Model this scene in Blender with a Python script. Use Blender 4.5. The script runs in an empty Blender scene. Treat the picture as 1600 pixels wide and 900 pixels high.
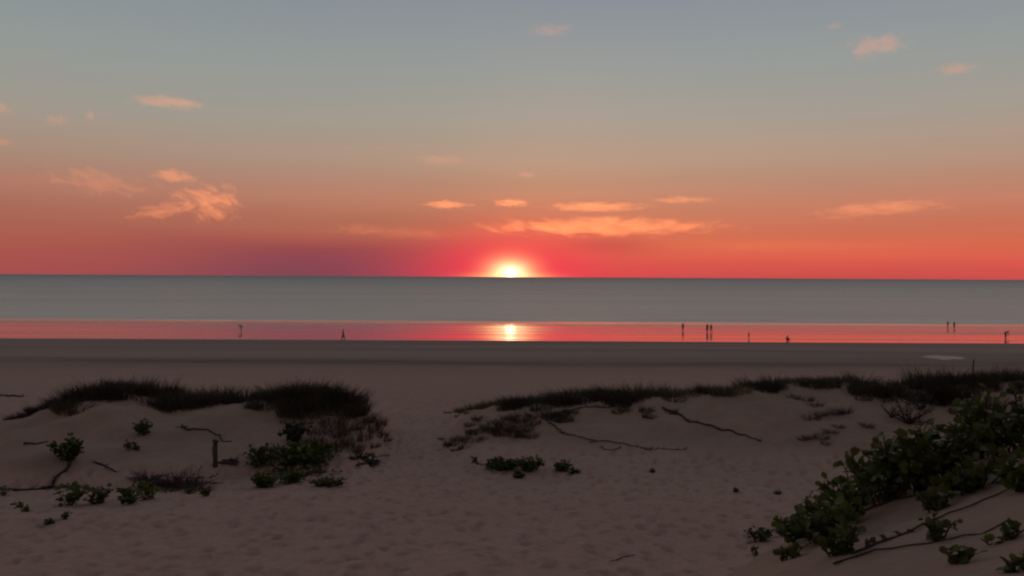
import bpy, bmesh, math, random
import numpy as np
from mathutils import Vector, Matrix, Euler

random.seed(7)
rng = np.random.default_rng(7)
R = math.radians
sc = bpy.context.scene
C = sc.collection

# ------------------------------------------------------------------ camera
CAM_Z = 14.0                       # eye height above sea level, standing on a dune
F = 1245.0                         # focal length in photo pixels (1600 wide), a 28 mm lens
cam_d = bpy.data.cameras.new("camera")
cam = bpy.data.objects.new("camera", cam_d)
C.objects.link(cam)
cam_d.sensor_width = 36.0
cam_d.lens = F / 1600 * 36.0
cam_d.clip_start = 0.1
cam_d.clip_end = 300000
cam.matrix_world = (Matrix.Translation((0, 0, CAM_Z)) @ Matrix.Rotation(R(90 - 0.80), 4, 'X')
                    @ Matrix.Rotation(R(0.32), 4, 'Z'))
sc.camera = cam
CAM_R = cam.matrix_world.to_3x3()

SUN_EL = 0.30                      # where the refracted disc and its glow stand
LAMP_EL = -0.26                    # the true sun: just under the sea horizon for the beach, still shining on the clouds
SUN_AZ = -0.12                     # degrees to the right of +Y

# ------------------------------------------------------------------ world
def srgb(r, g, b):
    f = lambda c: (c / 255 / 12.92) if c / 255 <= 0.04045 else ((c / 255 + 0.055) / 1.055) ** 2.4
    return (f(r), f(g), f(b), 1.0)

world = bpy.data.worlds.new("World")
sc.world = world
world.use_nodes = True
wt = world.node_tree
wt.nodes.clear()

class G:
    """small helper to write node maths"""
    def __init__(self, tree): self.t = tree
    def node(self, typ, **kw):
        n = self.t.nodes.new(typ)
        for k, v in kw.items(): setattr(n, k, v)
        return n
    def put(self, sock, v):
        if hasattr(v, 'links') or isinstance(v, bpy.types.NodeSocket): self.t.links.new(v, sock)
        else: sock.default_value = v
    def m(self, op, a, b=None, c=None, clamp=False):
        n = self.node('ShaderNodeMath', operation=op, use_clamp=clamp)
        self.put(n.inputs[0], a)
        if b is not None: self.put(n.inputs[1], b)
        if c is not None: self.put(n.inputs[2], c)
        return n.outputs[0]
    def mix(self, fac, a, b, blend='MIX'):
        n = self.node('ShaderNodeMix', data_type='RGBA', blend_type=blend)
        self.put(n.inputs[0], fac); self.put(n.inputs[6], a); self.put(n.inputs[7], b)
        return n.outputs[2]
    def ramp(self, fac, stops, interp='LINEAR'):
        n = self.node('ShaderNodeValToRGB')
        cr = n.color_ramp
        cr.interpolation = interp
        while len(cr.elements) > 1: cr.elements.remove(cr.elements[-1])
        cr.elements[0].position = stops[0][0]; cr.elements[0].color = stops[0][1]
        for p, col in stops[1:]:
            e = cr.elements.new(p); e.color = col
        self.put(n.inputs[0], fac)
        return n.outputs[0]
    def maprange(self, v, a, b, c=0.0, d=1.0, smooth=True):
        n = self.node('ShaderNodeMapRange')
        n.interpolation_type = 'SMOOTHSTEP' if smooth else 'LINEAR'
        self.put(n.inputs[0], v)
        for i, x in zip((1, 2, 3, 4), (a, b, c, d)): n.inputs[i].default_value = x
        return n.outputs[0]
    def gauss(self, v, centre, width):
        d = self.m('DIVIDE', self.m('SUBTRACT', v, centre), width)
        return self.m('EXPONENT', self.m('MULTIPLY', self.m('MULTIPLY', d, d), -1.0))
    def noise(self, vec, scale, detail=4, rough=0.5, dist=0.0, dim='3D'):
        n = self.node('ShaderNodeTexNoise', noise_dimensions=dim)
        if vec is not None: self.put(n.inputs['Vector'], vec)
        self.put(n.inputs['Scale'], scale); n.inputs['Detail'].default_value = detail
        n.inputs['Roughness'].default_value = rough; n.inputs['Distortion'].default_value = dist
        return n.outputs[0]
    def xyz(self, vec):
        n = self.node('ShaderNodeSeparateXYZ'); self.put(n.inputs[0], vec)
        return n.outputs
    def comb(self, x, y, z):
        n = self.node('ShaderNodeCombineXYZ')
        for i, v in enumerate((x, y, z)): self.put(n.inputs[i], v)
        return n.outputs[0]

g = G(wt)
tc = g.node('ShaderNodeTexCoord')
nrm = g.node('ShaderNodeVectorMath', operation='NORMALIZE')
g.put(nrm.inputs[0], tc.outputs['Generated'])
dx, dy, dz = g.xyz(nrm.outputs[0])
el = g.m('MULTIPLY', g.m('ARCSINE', dz), 57.29578)
az = g.m('MULTIPLY', g.m('ARCTAN2', dx, dy), 57.29578)
aaz = g.m('ABSOLUTE', az)
# position in the ramps: square root of elevation, 0..90 deg -> 0..1
pos = g.m('SQRT', g.m('DIVIDE', g.m('MAXIMUM', el, 0.0), 90.0))
P = lambda deg: math.sqrt(deg / 90.0)
right = g.ramp(pos, [(0.0, srgb(198, 74, 76)), (P(1.0), srgb(214, 88, 76)), (P(2.2), srgb(216, 104, 78)), (P(3.8), srgb(198, 113, 89)),
                     (P(5.6), srgb(188, 127, 104)), (P(8.0), srgb(174, 144, 125)), (P(10.8), srgb(161, 152, 141)),
                     (P(14.5), srgb(146, 151, 149)), (P(19.5), srgb(131, 139, 149)), (P(35), srgb(98, 104, 114)), (1.0, srgb(71, 73, 80))])
left = g.ramp(pos, [(0.0, srgb(160, 78, 78)), (P(1.0), srgb(168, 82, 77)), (P(2.2), srgb(170, 90, 78)), (P(3.8), srgb(170, 102, 86)),
                    (P(5.6), srgb(173, 119, 101)), (P(8.0), srgb(164, 138, 122)), (P(10.8), srgb(154, 149, 139)),
                    (P(14.5), srgb(142, 149, 147)), (P(19.5), srgb(130, 139, 147)), (P(35), srgb(98, 104, 114)), (1.0, srgb(71, 73, 80))])
back = g.ramp(pos, [(0.0, srgb(86, 76, 82)), (P(6), srgb(110, 92, 94)), (P(14.5), srgb(106, 96, 98)), (P(35), srgb(92, 92, 97)), (1.0, srgb(71, 73, 80))])
sky_c = g.mix(g.maprange(az, -7.0, 5.0), left, right)
sky_c = g.mix(g.maprange(aaz, 38.0, 130.0), sky_c, back)
# fine streakiness of thin haze, level layers
hz = g.noise(g.comb(g.m('MULTIPLY', az, 0.035), g.m('MULTIPLY', el, 0.55), 3.3), 1.0, 4, 0.55)
hzf = g.m('MULTIPLY', g.m('SUBTRACT', hz, 0.5), g.maprange(el, 16.0, 1.0, 0.0, 0.34))
sky_c = g.mix(1.0, sky_c, g.comb(g.m('ADD', 1.0, hzf), g.m('ADD', 1.0, g.m('MULTIPLY', hzf, 0.7)), g.m('ADD', 1.0, g.m('MULTIPLY', hzf, 0.5))), 'MULTIPLY')
# smoky mauve bank of haze low over the sea, left of the sun
eb = g.m('ADD', el, g.m('MULTIPLY', g.m('SUBTRACT', hz, 0.5), 1.1))
bank = g.m('MULTIPLY', g.gauss(az, -12.5, 10.5), g.maprange(eb, 3.3, 1.9))
sky_c = g.mix(g.m('MULTIPLY', bank, 0.95), sky_c, g.mix(g.maprange(el, 0.1, 2.4), srgb(118, 70, 84), srgb(142, 70, 78)))
bank2 = g.m('MULTIPLY', g.gauss(az, 6.5, 3.6), g.gauss(el, 2.3, 0.7))
sky_c = g.mix(g.m('MULTIPLY', bank2, 0.5), sky_c, srgb(165, 62, 74))
# glow round the sun
daz = g.m('SUBTRACT', az, SUN_AZ)
de = g.m('SUBTRACT', el, SUN_EL)
r1 = g.m('SQRT', g.m('ADD', g.m('POWER', g.m('MULTIPLY', daz, 0.50), 2.0), g.m('POWER', de, 2.0)))
sky_c = g.mix(g.m('MULTIPLY', g.gauss(r1, 0.0, 2.75), 0.95), sky_c, srgb(252, 58, 82))
rw = g.m('MULTIPLY', g.gauss(daz, 0, 11.0), g.gauss(de, 0.0, 1.7))
sky_c = g.mix(g.m('MULTIPLY', rw, 0.30), sky_c, srgb(246, 66, 76))
def addc(base, fac, col):
    return g.mix(1.0, base, g.mix(fac, (0, 0, 0, 1), col), 'ADD')
r2 = g.m('SQRT', g.m('ADD', g.m('POWER', g.m('MULTIPLY', daz, 0.62), 2.0), g.m('POWER', de, 2.0)))
sky_c = addc(sky_c, g.gauss(r2, 0.0, 1.05), (0.9, 0.60, 0.17, 1))
sky_c = addc(sky_c, g.m('MULTIPLY', g.gauss(daz, 0, 2.6), g.gauss(el, 0.0, 0.28)), (0.55, 0.36, 0.10, 1))
r3 = g.m('SQRT', g.m('ADD', g.m('POWER', g.m('MULTIPLY', daz, 0.8), 2.0), g.m('POWER', de, 2.0)))
disc = g.maprange(r3, 0.46, 0.05)
sky_c = addc(sky_c, disc, (3.0, 2.6, 1.7, 1))
sky_c = addc(sky_c, g.gauss(r2, 0.0, 0.66), (0.9, 0.80, 0.50, 1))
# below the horizon: the far side of the world, never in view
sky_c = g.mix(g.maprange(el, -0.15, -0.4), sky_c, (0.06, 0.055, 0.055, 1))
nish = g.node('ShaderNodeTexSky')
nish.sky_type = 'NISHITA'
nish.sun_disc = False
nish.sun_elevation = R(SUN_EL)
nish.sun_rotation = R(SUN_AZ)
nish.dust_density = 4.0
bg1 = g.node('ShaderNodeBackground'); g.put(bg1.inputs[0], sky_c); bg1.inputs[1].default_value = 1.0
bg2 = g.node('ShaderNodeBackground'); g.put(bg2.inputs[0], nish.outputs[0]); bg2.inputs[1].default_value = 0.02
ad = g.node('ShaderNodeAddShader'); g.put(ad.inputs[0], bg1.outputs[0]); g.put(ad.inputs[1], bg2.outputs[0])
wo = g.node('ShaderNodeOutputWorld'); g.put(wo.inputs[0], ad.outputs[0])

# ------------------------------------------------------------------ sun
sun_d = bpy.data.lights.new("sun", 'SUN')
sun_d.energy = 4.5
sun_d.angle = R(0.5)
sun_d.color = (1.0, 0.29, 0.08)
sun = bpy.data.objects.new("sun", sun_d)
C.objects.link(sun)
to_sun = Vector((math.sin(R(SUN_AZ)) * math.cos(R(LAMP_EL)), math.cos(R(SUN_AZ)) * math.cos(R(LAMP_EL)), math.sin(R(LAMP_EL))))
sun.rotation_euler = to_sun.to_track_quat('Z', 'Y').to_euler()

sc.view_settings.view_transform = 'Standard'
sc.view_settings.look = 'None'
sc.view_settings.exposure = 0.0
sc.view_settings.gamma = 1.0
sc.view_settings.use_curve_mapping = False
sc.render.engine = 'CYCLES'
sc.cycles.filter_width = 2.2
sc.cycles.use_denoising = True
sc.cycles.max_bounces = 6
sc.cycles.volume_bounces = 1
sc.cycles.transparent_max_bounces = 12

# ------------------------------------------------------------------ terrain height
def hash2(ix, iy, s):
    h = (ix.astype(np.int64) * 374761393 + iy.astype(np.int64) * 668265263 + s * 974711) & 0xffffffff
    h = ((h ^ (h >> 13)) * 1274126177) & 0xffffffff
    h = (h ^ (h >> 16)) & 0xffffffff
    return h / 4294967295.0
def vnoise(x, y, s=0):
    ix, iy = np.floor(x), np.floor(y)
    fx, fy = x - ix, y - iy
    fx = fx * fx * (3 - 2 * fx); fy = fy * fy * (3 - 2 * fy)
    a = hash2(ix, iy, s); b = hash2(ix + 1, iy, s); c = hash2(ix, iy + 1, s); d = hash2(ix + 1, iy + 1, s)
    return (a + (b - a) * fx) * (1 - fy) + (c + (d - c) * fx) * fy - 0.5
def fbm(x, y, oct=4, s=0, gain=0.5):
    v, a = 0, 1.0
    for o in range(oct):
        v = v + a * vnoise(x * 2 ** o + 17.3 * o, y * 2 ** o - 9.1 * o, s + o); a *= gain
    return v
def sstep(a, b, x):
    t = np.clip((x - a) / (b - a), 0, 1)
    return t * t * (3 - 2 * t)
def softplus(x, k): return k * np.logaddexp(0, x / k)
def smax(a, b, k): return a + softplus(b - a, k)

# ground profile along the view: distance -> height relative to the eye
_pd = np.array([-60, -10, 0, 5, 10, 14, 22, 30, 42, 60, 132.7, 239, 300, 420, 900])
_pz = np.array([-1.2, -1.5, -1.9, -2.9, -3.95, -4.75, -5.75, -6.2, -6.6, -7.3, -10.66, -14.0, -15.8, -18, -22])
_td = np.concatenate([np.arange(-60, 70, 0.25), np.arange(70, 901, 1.0)])
_tz = np.interp(_td, _pd, _pz)
_k = np.exp(-0.5 * (np.arange(-8, 9) / 4.0) ** 2); _k /= _k.sum()
_sm = np.convolve(np.pad(_tz, 8, mode='edge'), _k, mode='valid')
_tz = np.where(_td < 90, _sm, _tz)

def horizon(px): return 432.5 + 0.0056 * (px - 800)
def crest_tab(pts, dc):
    px = np.array([p[0] for p in pts], float); py = np.array([p[1] for p in pts], float)
    return (px - 800) / F * dc, -(py - horizon(px)) / F * dc
LC, RC = 29.5, 32.0
lx, lz = crest_tab([(-700, 690), (-300, 690), (-100, 685), (20, 664), (70, 645), (120, 625), (180, 613), (230, 618), (270, 632), (330, 634), (400, 630), (480, 620), (540, 632), (580, 655), (605, 690), (625, 722)], LC)
rx, rz = crest_tab([(660, 725), (690, 685), (720, 655), (770, 640), (900, 626), (1050, 618), (1150, 609), (1230, 603), (1320, 610), (1420, 600), (1500, 594), (1600, 590), (1750, 580), (2200, 600)], RC)

def height(x, y):
    """ground height above sea level at x (across) and y (away from the camera)"""
    x = np.asarray(x, float); y = np.asarray(y, float)
    z = np.interp(y, _td, _tz)
    near = 1 - sstep(45, 75, y)
    # detached mound
    wob = fbm(x * 0.25, y * 0.1, 3, 11)
    dc = LC + wob * 2.5
    df = 21.0 + 1.2 * sstep(-12, -6, x) + fbm(x * 0.35, 0 * x + 5, 3, 21) * 1.8
    hc = np.clip(np.interp(x * LC / np.clip(y, 15, 45) * 0.35 + x * 0.65, lx, lz) - np.interp(LC, _td, _tz), 0, None)
    s = (y - df) / (dc - df)
    front = 0.30 * sstep(0.0, 0.16, s) + 0.70 * sstep(0.05, 1.1, s) ** 0.9
    backs = 1 - sstep(0.2, 8.5, y - dc)
    m1 = hc * np.where(y < dc, front, backs)
    # long dune
    dc2 = RC + fbm(x * 0.2, y * 0.1, 3, 31) * 2.5
    df2 = 24.0 - 0.1 * x + fbm(x * 0.3, 0 * x + 2, 3, 41) * 2.0
    hc2 = np.clip(np.interp(x * RC / np.clip(y, 17, 50) * 0.3 + x * 0.7, rx, rz) - np.interp(RC, _td, _tz), 0, None)
    s2 = (y - df2) / (dc2 - df2)
    front2 = sstep(-0.1, 1.08, s2)
    backs2 = 1 - sstep(0.2, 9.0, y - dc2)
    m2 = hc2 * np.where(y < dc2, front2, backs2)
    dune = np.clip((m1 + m2) / 0.8, 0, 1)
    z = z + m1 + m2 + near * dune * (fbm(x * 0.45, y * 0.45, 4, 51) * 0.36 + fbm(x * 1.7, y * 1.7, 2, 55) * 0.06)
    z = z + near * fbm(x * 0.22, y * 0.22, 3, 61) * 0.22
    # near sand bank beside the photographer
    de_ = 5.0 + 0.72 * x + fbm(x * 0.6, 0 * x, 3, 71) * 0.5
    mb = -1.13 + 0.30 * x - 0.242 * y + fbm(x * 0.7, y * 0.7, 4, 81) * 0.16
    mb = mb - 0.85 * softplus(y - de_, 0.35) - 0.6 * softplus(1.2 - x, 0.35) - 0.35 * softplus(x - 9, 0.5)
    z = np.where(y < 30, smax(z, mb, 0.12), z)
    # flats: faint runnels along the shore
    far = sstep(60, 80, y)
    z = z + far * (1 - sstep(118, 135, y)) * fbm(x * 0.012, y * 0.09, 3, 91) * 0.30
    z = z + sstep(128, 140, y) * fbm(x * 0.010, y * 0.055, 2, 95) * 0.045
    # shallow pan that holds a puddle
    pan = np.exp(-(((x - PUD[0]) / 4.2) ** 2 + ((y - PUD[1]) / 4.6) ** 2) ** 2)
    z = z * (1 - pan) + (PUD[2] - CAM_Z - 0.15) * pan
    return z + CAM_Z
PUD = (0.0, -500.0, 0.0)

def ray(px, py):
    return (CAM_R @ Vector(((px - 800) / F, -(py - 450) / F, -1.0))).normalized()
_ts = np.concatenate([np.arange(2.0, 60, 0.03), np.arange(60, 420, 0.15)])
def hit(px, py):
    """where the line of sight through a photo pixel first meets the sand"""
    d = ray(px, py)
    zz = CAM_Z + d.z * _ts - height(d.x * _ts, d.y * _ts)
    k = np.argmax(zz < 0)
    if not (zz < 0).any(): k = len(_ts) - 1
    p = d * float(_ts[k])
    return Vector((p.x, p.y, float(height(p.x, p.y))))
def at_depth(px, py, depth):
    d = ray(px, py)
    return Vector((0, 0, CAM_Z)) + d * (depth / d.y)
def ground(x, y): return float(height(x, y))
_p = hit(1475, 557)
PUD = (_p.x, _p.y, _p.z)

# ------------------------------------------------------------------ materials
def new_mat(name):
    m = bpy.data.materials.new(name); m.use_nodes = True
    m.node_tree.nodes.clear()
    return m, G(m.node_tree)
def finish(gr, bsdf, disp=None):
    o = gr.node('ShaderNodeOutputMaterial'); gr.put(o.inputs[0], bsdf)
def bump(gr, h, strength, dist, normal=None):
    n = gr.node('ShaderNodeBump'); n.inputs['Strength'].default_value = strength
    n.inputs['Distance'].default_value = dist; gr.put(n.inputs['Height'], h)
    if normal is not None: gr.put(n.inputs['Normal'], normal)
    return n.outputs[0]

def sand_material():
    m, q = new_mat('sand')
    geo = q.node('ShaderNodeNewGeometry'); pos = geo.outputs['Position']
    X, Y, Z = q.xyz(pos)
    n1 = q.noise(pos, 0.35, 5, 0.6)
    n2 = q.noise(pos, 6.0, 5, 0.65)
    n3 = q.noise(pos, 60.0, 3, 0.6)
    col = q.mix(q.maprange(n1, 0.3, 0.7), (0.385, 0.255, 0.19, 1), (0.45, 0.298, 0.222, 1))
    col = q.mix(q.maprange(n2, 0.35, 0.75, 0, 0.35), col, (0.28, 0.19, 0.14, 1))
    col = q.mix(q.maprange(n3, 0.55, 0.8, 0, 0.35), col, (0.20, 0.15, 0.13, 1))
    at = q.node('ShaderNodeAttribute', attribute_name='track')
    col = q.mix(q.m('MULTIPLY', at.outputs['Fac'], 0.9), col, q.mix(q.maprange(n2, 0.3, 0.7), (0.47, 0.300, 0.238, 1), (0.57, 0.370, 0.295, 1)))  # low trampled sand paler; its pink lift stands in for missing direct sun
    # flats towards the water: firm sand left damp by the falling tide, in level bands
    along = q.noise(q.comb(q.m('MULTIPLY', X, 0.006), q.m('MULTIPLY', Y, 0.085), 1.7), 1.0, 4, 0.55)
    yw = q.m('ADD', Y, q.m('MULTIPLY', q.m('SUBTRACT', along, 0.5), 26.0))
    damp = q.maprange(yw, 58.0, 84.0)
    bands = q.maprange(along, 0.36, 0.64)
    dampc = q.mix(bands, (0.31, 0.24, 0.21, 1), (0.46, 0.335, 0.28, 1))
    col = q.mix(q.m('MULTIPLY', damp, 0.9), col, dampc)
    streak = q.gauss(q.m('ADD', Y, q.m('MULTIPLY', q.m('SUBTRACT', along, 0.5), 22.0)), 72.0, 4.0)
    brk = q.maprange(q.noise(q.comb(q.m('MULTIPLY', X, 0.03), q.m('MULTIPLY', Y, 0.12), 12.0), 1.0, 3, 0.6), 0.35, 0.62, 0.15, 1.0)
    col = q.mix(q.m('MULTIPLY', q.m('MULTIPLY', streak, brk), 0.75), col, (0.17, 0.145, 0.13, 1))
    # sheet of water left on the lowest sand
    edge = q.noise(q.comb(q.m('MULTIPLY', X, 0.03), q.m('MULTIPLY', Y, 0.05), 9.0), 1.0, 3, 0.5)
    ye = q.m('ADD', Y, q.m('MULTIPLY', q.m('SUBTRACT', edge, 0.5), 3.5))
    wet = q.maprange(ye, 131.0, 134.0)
    col = q.mix(wet, col, (0.12, 0.095, 0.085, 1))
    b = bump(q, q.noise(pos, 9.0, 5, 0.6), 0.5, 0.035)
    b = bump(q, n3, 0.25, 0.006, b)
    mixn = q.node('ShaderNodeMix', data_type='VECTOR')
    wv = q.noise(q.comb(q.m('MULTIPLY', X, 0.05), q.m('MULTIPLY', Y, 0.30), 0.0), 1.0, 3, 0.5)
    bw = bump(q, wv, 0.5, 0.02)
    q.put(mixn.inputs[0], wet); q.put(mixn.inputs[4], b); q.put(mixn.inputs[5], bw)
    p = q.node('ShaderNodeBsdfPrincipled')
    q.put(p.inputs['Base Color'], col)
    q.put(p.inputs['Specular IOR Level'], q.maprange(wet, 0, 1, 0.08, 0.35, False))
    film = q.noise(q.comb(q.m('MULTIPLY', X, 0.0045), q.m('MULTIPLY', Y, 0.16), 6.1), 1.0, 4, 0.55)
    fm = q.maprange(film, 0.36, 0.56)
    q.put(p.inputs['Coat Weight'], q.m('MULTIPLY', wet, fm))
    q.put(p.inputs['Roughness'], q.m('ADD', q.maprange(wet, 0, 1, 0.95, 0.055, False), q.m('MULTIPLY', wet, q.m('MULTIPLY', q.m('SUBTRACT', 1.0, fm), 0.22))))
    p.inputs['Coat Roughness'].default_value = 0.05
    p.inputs['Coat IOR'].default_value = 1.6
    q.put(p.inputs['Normal'], mixn.outputs[1])
    q.put(p.inputs['Coat Normal'], mixn.outputs[1])
    finish(q, p.outputs[0])
    return m

def sea_material():
    m, q = new_mat('sea_water')
    geo = q.node('ShaderNodeNewGeometry'); pos = geo.outputs['Position']
    X, Y, Z = q.xyz(pos)
    w1 = q.noise(q.comb(q.m('MULTIPLY', X, 0.03), q.m('MULTIPLY', Y, 0.10), 0.0), 1.0, 4, 0.6)
    w2 = q.noise(q.comb(q.m('MULTIPLY', X, 0.0022), q.m('MULTIPLY', Y, 0.010), 4.0), 1.0, 4, 0.6)
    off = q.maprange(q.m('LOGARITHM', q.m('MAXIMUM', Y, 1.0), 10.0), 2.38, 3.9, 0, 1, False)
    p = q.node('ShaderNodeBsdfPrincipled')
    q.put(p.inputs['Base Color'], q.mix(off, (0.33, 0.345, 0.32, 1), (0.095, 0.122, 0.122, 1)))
    rgh = (q.m('ADD', q.m('ADD', 0.25, q.m('MULTIPLY', off, 0.10)), q.m('MULTIPLY', q.m('SUBTRACT', w2, 0.5), 0.16)))
    p.inputs['IOR'].default_value = 1.333
    tilt = q.m('ADD', q.m('ADD', -0.070, q.m('MULTIPLY', off, -0.070)), q.m('MULTIPLY', q.m('SUBTRACT', w2, 0.5), 0.07))
    sw = q.noise(q.comb(q.m('MULTIPLY', X, 0.012), 2.0, 0.0), 1.0, 3, 0.5)
    calm = q.maprange(q.m('ADD', Y, q.m('MULTIPLY', q.m('SUBTRACT', sw, 0.5), 12.0)), 252.0, 246.0)     # thin swash running out flat on the sand
    tilt = q.m('MULTIPLY', tilt, q.m('SUBTRACT', 1.0, calm))
    q.put(p.inputs['Roughness'], q.m('SUBTRACT', rgh, q.m('MULTIPLY', calm, 0.13)))
    va = q.node('ShaderNodeVectorMath', operation='ADD'); q.put(va.inputs[0], bump(q, w1, 0.35, 0.5)); q.put(va.inputs[1], q.comb(0.0, tilt, 0.0))
    vn = q.node('ShaderNodeVectorMath', operation='NORMALIZE'); q.put(vn.inputs[0], va.outputs[0])
    q.put(p.inputs['Normal'], vn.outputs[0])
    gl = q.node('ShaderNodeBsdfGlossy'); gl.inputs['Roughness'].default_value = 0.26     # level crests and troughs
    gl.inputs['Color'].default_value = (0.76, 0.82, 0.85, 1)
    mx = q.node('ShaderNodeMixShader'); mx.inputs[0].default_value = 0.09
    q.put(mx.inputs[1], p.outputs[0]); q.put(mx.inputs[2], gl.outputs[0])
    finish(q, mx.outputs[0])
    return m

def leaf_material(name, c1, c2, trans=0.25, rough=0.5):
    m, q = new_mat(name)
    oi = q.node('ShaderNodeObjectInfo')
    geo = q.node('ShaderNodeNewGeometry')
    n = q.noise(geo.outputs['Position'], 7.0, 2)
    f = q.m('ADD', q.m('MULTIPLY', oi.outputs['Random'], 0.75), q.m('MULTIPLY', n, 0.25))
    col = q.mix(q.maprange(f, 0.15, 0.9), c1, c2)
    p = q.node('ShaderNodeBsdfPrincipled')
    q.put(p.inputs['Base Color'], col); p.inputs['Roughness'].default_value = rough
    p.inputs['Specular IOR Level'].default_value = 0.3
    t = q.node('ShaderNodeBsdfTranslucent'); q.put(t.inputs[0], col)
    mx = q.node('ShaderNodeMixShader'); mx.inputs[0].default_value = trans
    q.put(mx.inputs[1], p.outputs[0]); q.put(mx.inputs[2], t.outputs[0])
    finish(q, mx.outputs[0])
    return m

def plain_material(name, c1, c2, rough=0.85, scale=12.0):
    m, q = new_mat(name)
    geo = q.node('ShaderNodeTexCoord')
    n = q.noise(geo.outputs['Object'], scale, 4, 0.6)
    p = q.node('ShaderNodeBsdfPrincipled')
    q.put(p.inputs['Base Color'], q.mix(q.maprange(n, 0.3, 0.7), c1, c2))
    p.inputs['Roughness'].default_value = rough
    p.inputs['Specular IOR Level'].default_value = 0.2
    q.put(p.inputs['Normal'], bump(q, n, 0.4, 0.01))
    finish(q, p.outputs[0])
    return m

def cloud_material():
    m, q = new_mat('thin_cloud')
    tcn = q.node('ShaderNodeTexCoord'); oi = q.node('ShaderNodeObjectInfo')
    ob = tcn.outputs['Object']
    x, y, z = q.xyz(ob)
    cr, cg, cb = q.xyz(oi.outputs['Color'])           # density per metre, streak stretch, raggedness
    rnd = q.m('MULTIPLY', oi.outputs['Random'], 90.0)
    vec = q.comb(q.m('ADD', q.m('MULTIPLY', x, q.m('MULTIPLY', cg, 0.75)), rnd), q.m('MULTIPLY', y, 0.22), q.m('ADD', q.m('MULTIPLY', z, 1.45), q.m('MULTIPLY', x, 0.5)))
    n = q.noise(vec, 2.4, 8, 0.70, 0.6)
    rr = q.m('SQRT', q.m('ADD', q.m('ADD', q.m('POWER', x, 2.0), q.m('POWER', y, 2.0)), q.m('POWER', z, 2.0)))
    shape = q.maprange(rr, 1.0, 0.05, 0.0, 1.0, False)
    v = q.m('SUBTRACT', q.m('ADD', q.m('MULTIPLY', shape, 0.95), q.m('MULTIPLY', q.m('SUBTRACT', n, 0.5), q.m('MULTIPLY', cb, 1.6))), 0.34)
    dens = q.m('MULTIPLY', q.maprange(v, 0.0, 0.45), cr)
    pv = q.node('ShaderNodeVolumePrincipled')
    pv.inputs['Color'].default_value = (0.96, 0.87, 0.79, 1)
    pv.inputs['Anisotropy'].default_value = 0.6
    q.put(pv.inputs['Density'], dens)
    o = q.node('ShaderNodeOutputMaterial'); q.put(o.inputs['Volume'], pv.outputs[0])
    return m

M = {
    'sand': sand_material(), 'sea': sea_material(), 'cloud': cloud_material(),
    'leaf': leaf_material('glossy_green_leaf', (0.066, 0.090, 0.018, 1), (0.125, 0.150, 0.030, 1), 0.32, 0.45),
    'leaf_y': leaf_material('yellowing_leaf', (0.085, 0.088, 0.022, 1), (0.125, 0.105, 0.030, 1), 0.25, 0.5),
    'leaf_grey': leaf_material('grey_green_leaf', (0.045, 0.062, 0.042, 1), (0.07, 0.085, 0.06, 1), 0.2, 0.6),
    'grass': leaf_material('dark_dune_grass', (0.046, 0.034, 0.023, 1), (0.088, 0.064, 0.042, 1), 0.15, 0.7),
    'grass_o': leaf_material('olive_dune_grass', (0.12, 0.105, 0.042, 1), (0.18, 0.155, 0.062, 1), 0.2, 0.7),
    'grass_b': leaf_material('dry_brown_grass', (0.075, 0.050, 0.038, 1), (0.120, 0.082, 0.060, 1), 0.15, 0.8),
    'stem': plain_material('vine_stem', (0.050, 0.036, 0.024, 1), (0.085, 0.060, 0.038, 1)),
    'twig': plain_material('dead_twig', (0.048, 0.036, 0.030, 1), (0.090, 0.068, 0.054, 1)),
    'wood': plain_material('weathered_wood', (0.060, 0.046, 0.038, 1), (0.12, 0.095, 0.075, 1)),
    'skin': plain_material('skin', (0.30, 0.17, 0.11, 1), (0.36, 0.21, 0.14, 1), 0.6),
    'hair': plain_material('hair', (0.018, 0.013, 0.010, 1), (0.04, 0.028, 0.02, 1), 0.6),
    'dark': plain_material('dark_cloth', (0.020, 0.020, 0.024, 1), (0.03, 0.03, 0.034, 1), 0.9),
    'navy': plain_material('navy_cloth', (0.022, 0.028, 0.05, 1), (0.03, 0.038, 0.062, 1), 0.9),
    'rust': plain_material('rust_cloth', (0.16, 0.05, 0.03, 1), (0.2, 0.07, 0.04, 1), 0.9),
    'grey': plain_material('grey_cloth', (0.09, 0.085, 0.085, 1), (0.12, 0.115, 0.11, 1), 0.9),
}
def puddle_material():
    m, q = new_mat('puddle_water')
    geo = q.node('ShaderNodeNewGeometry')
    p = q.node('ShaderNodeBsdfPrincipled')
    p.inputs['Base Color'].default_value = (0.07, 0.06, 0.055, 1)
    p.inputs['Roughness'].default_value = 0.34
    p.inputs['IOR'].default_value = 1.333
    q.put(p.inputs['Normal'], bump(q, q.noise(geo.outputs['Position'], 1.3, 3), 0.2, 0.03))
    finish(q, p.outputs[0])
    return m
M['puddle'] = puddle_material()

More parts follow.
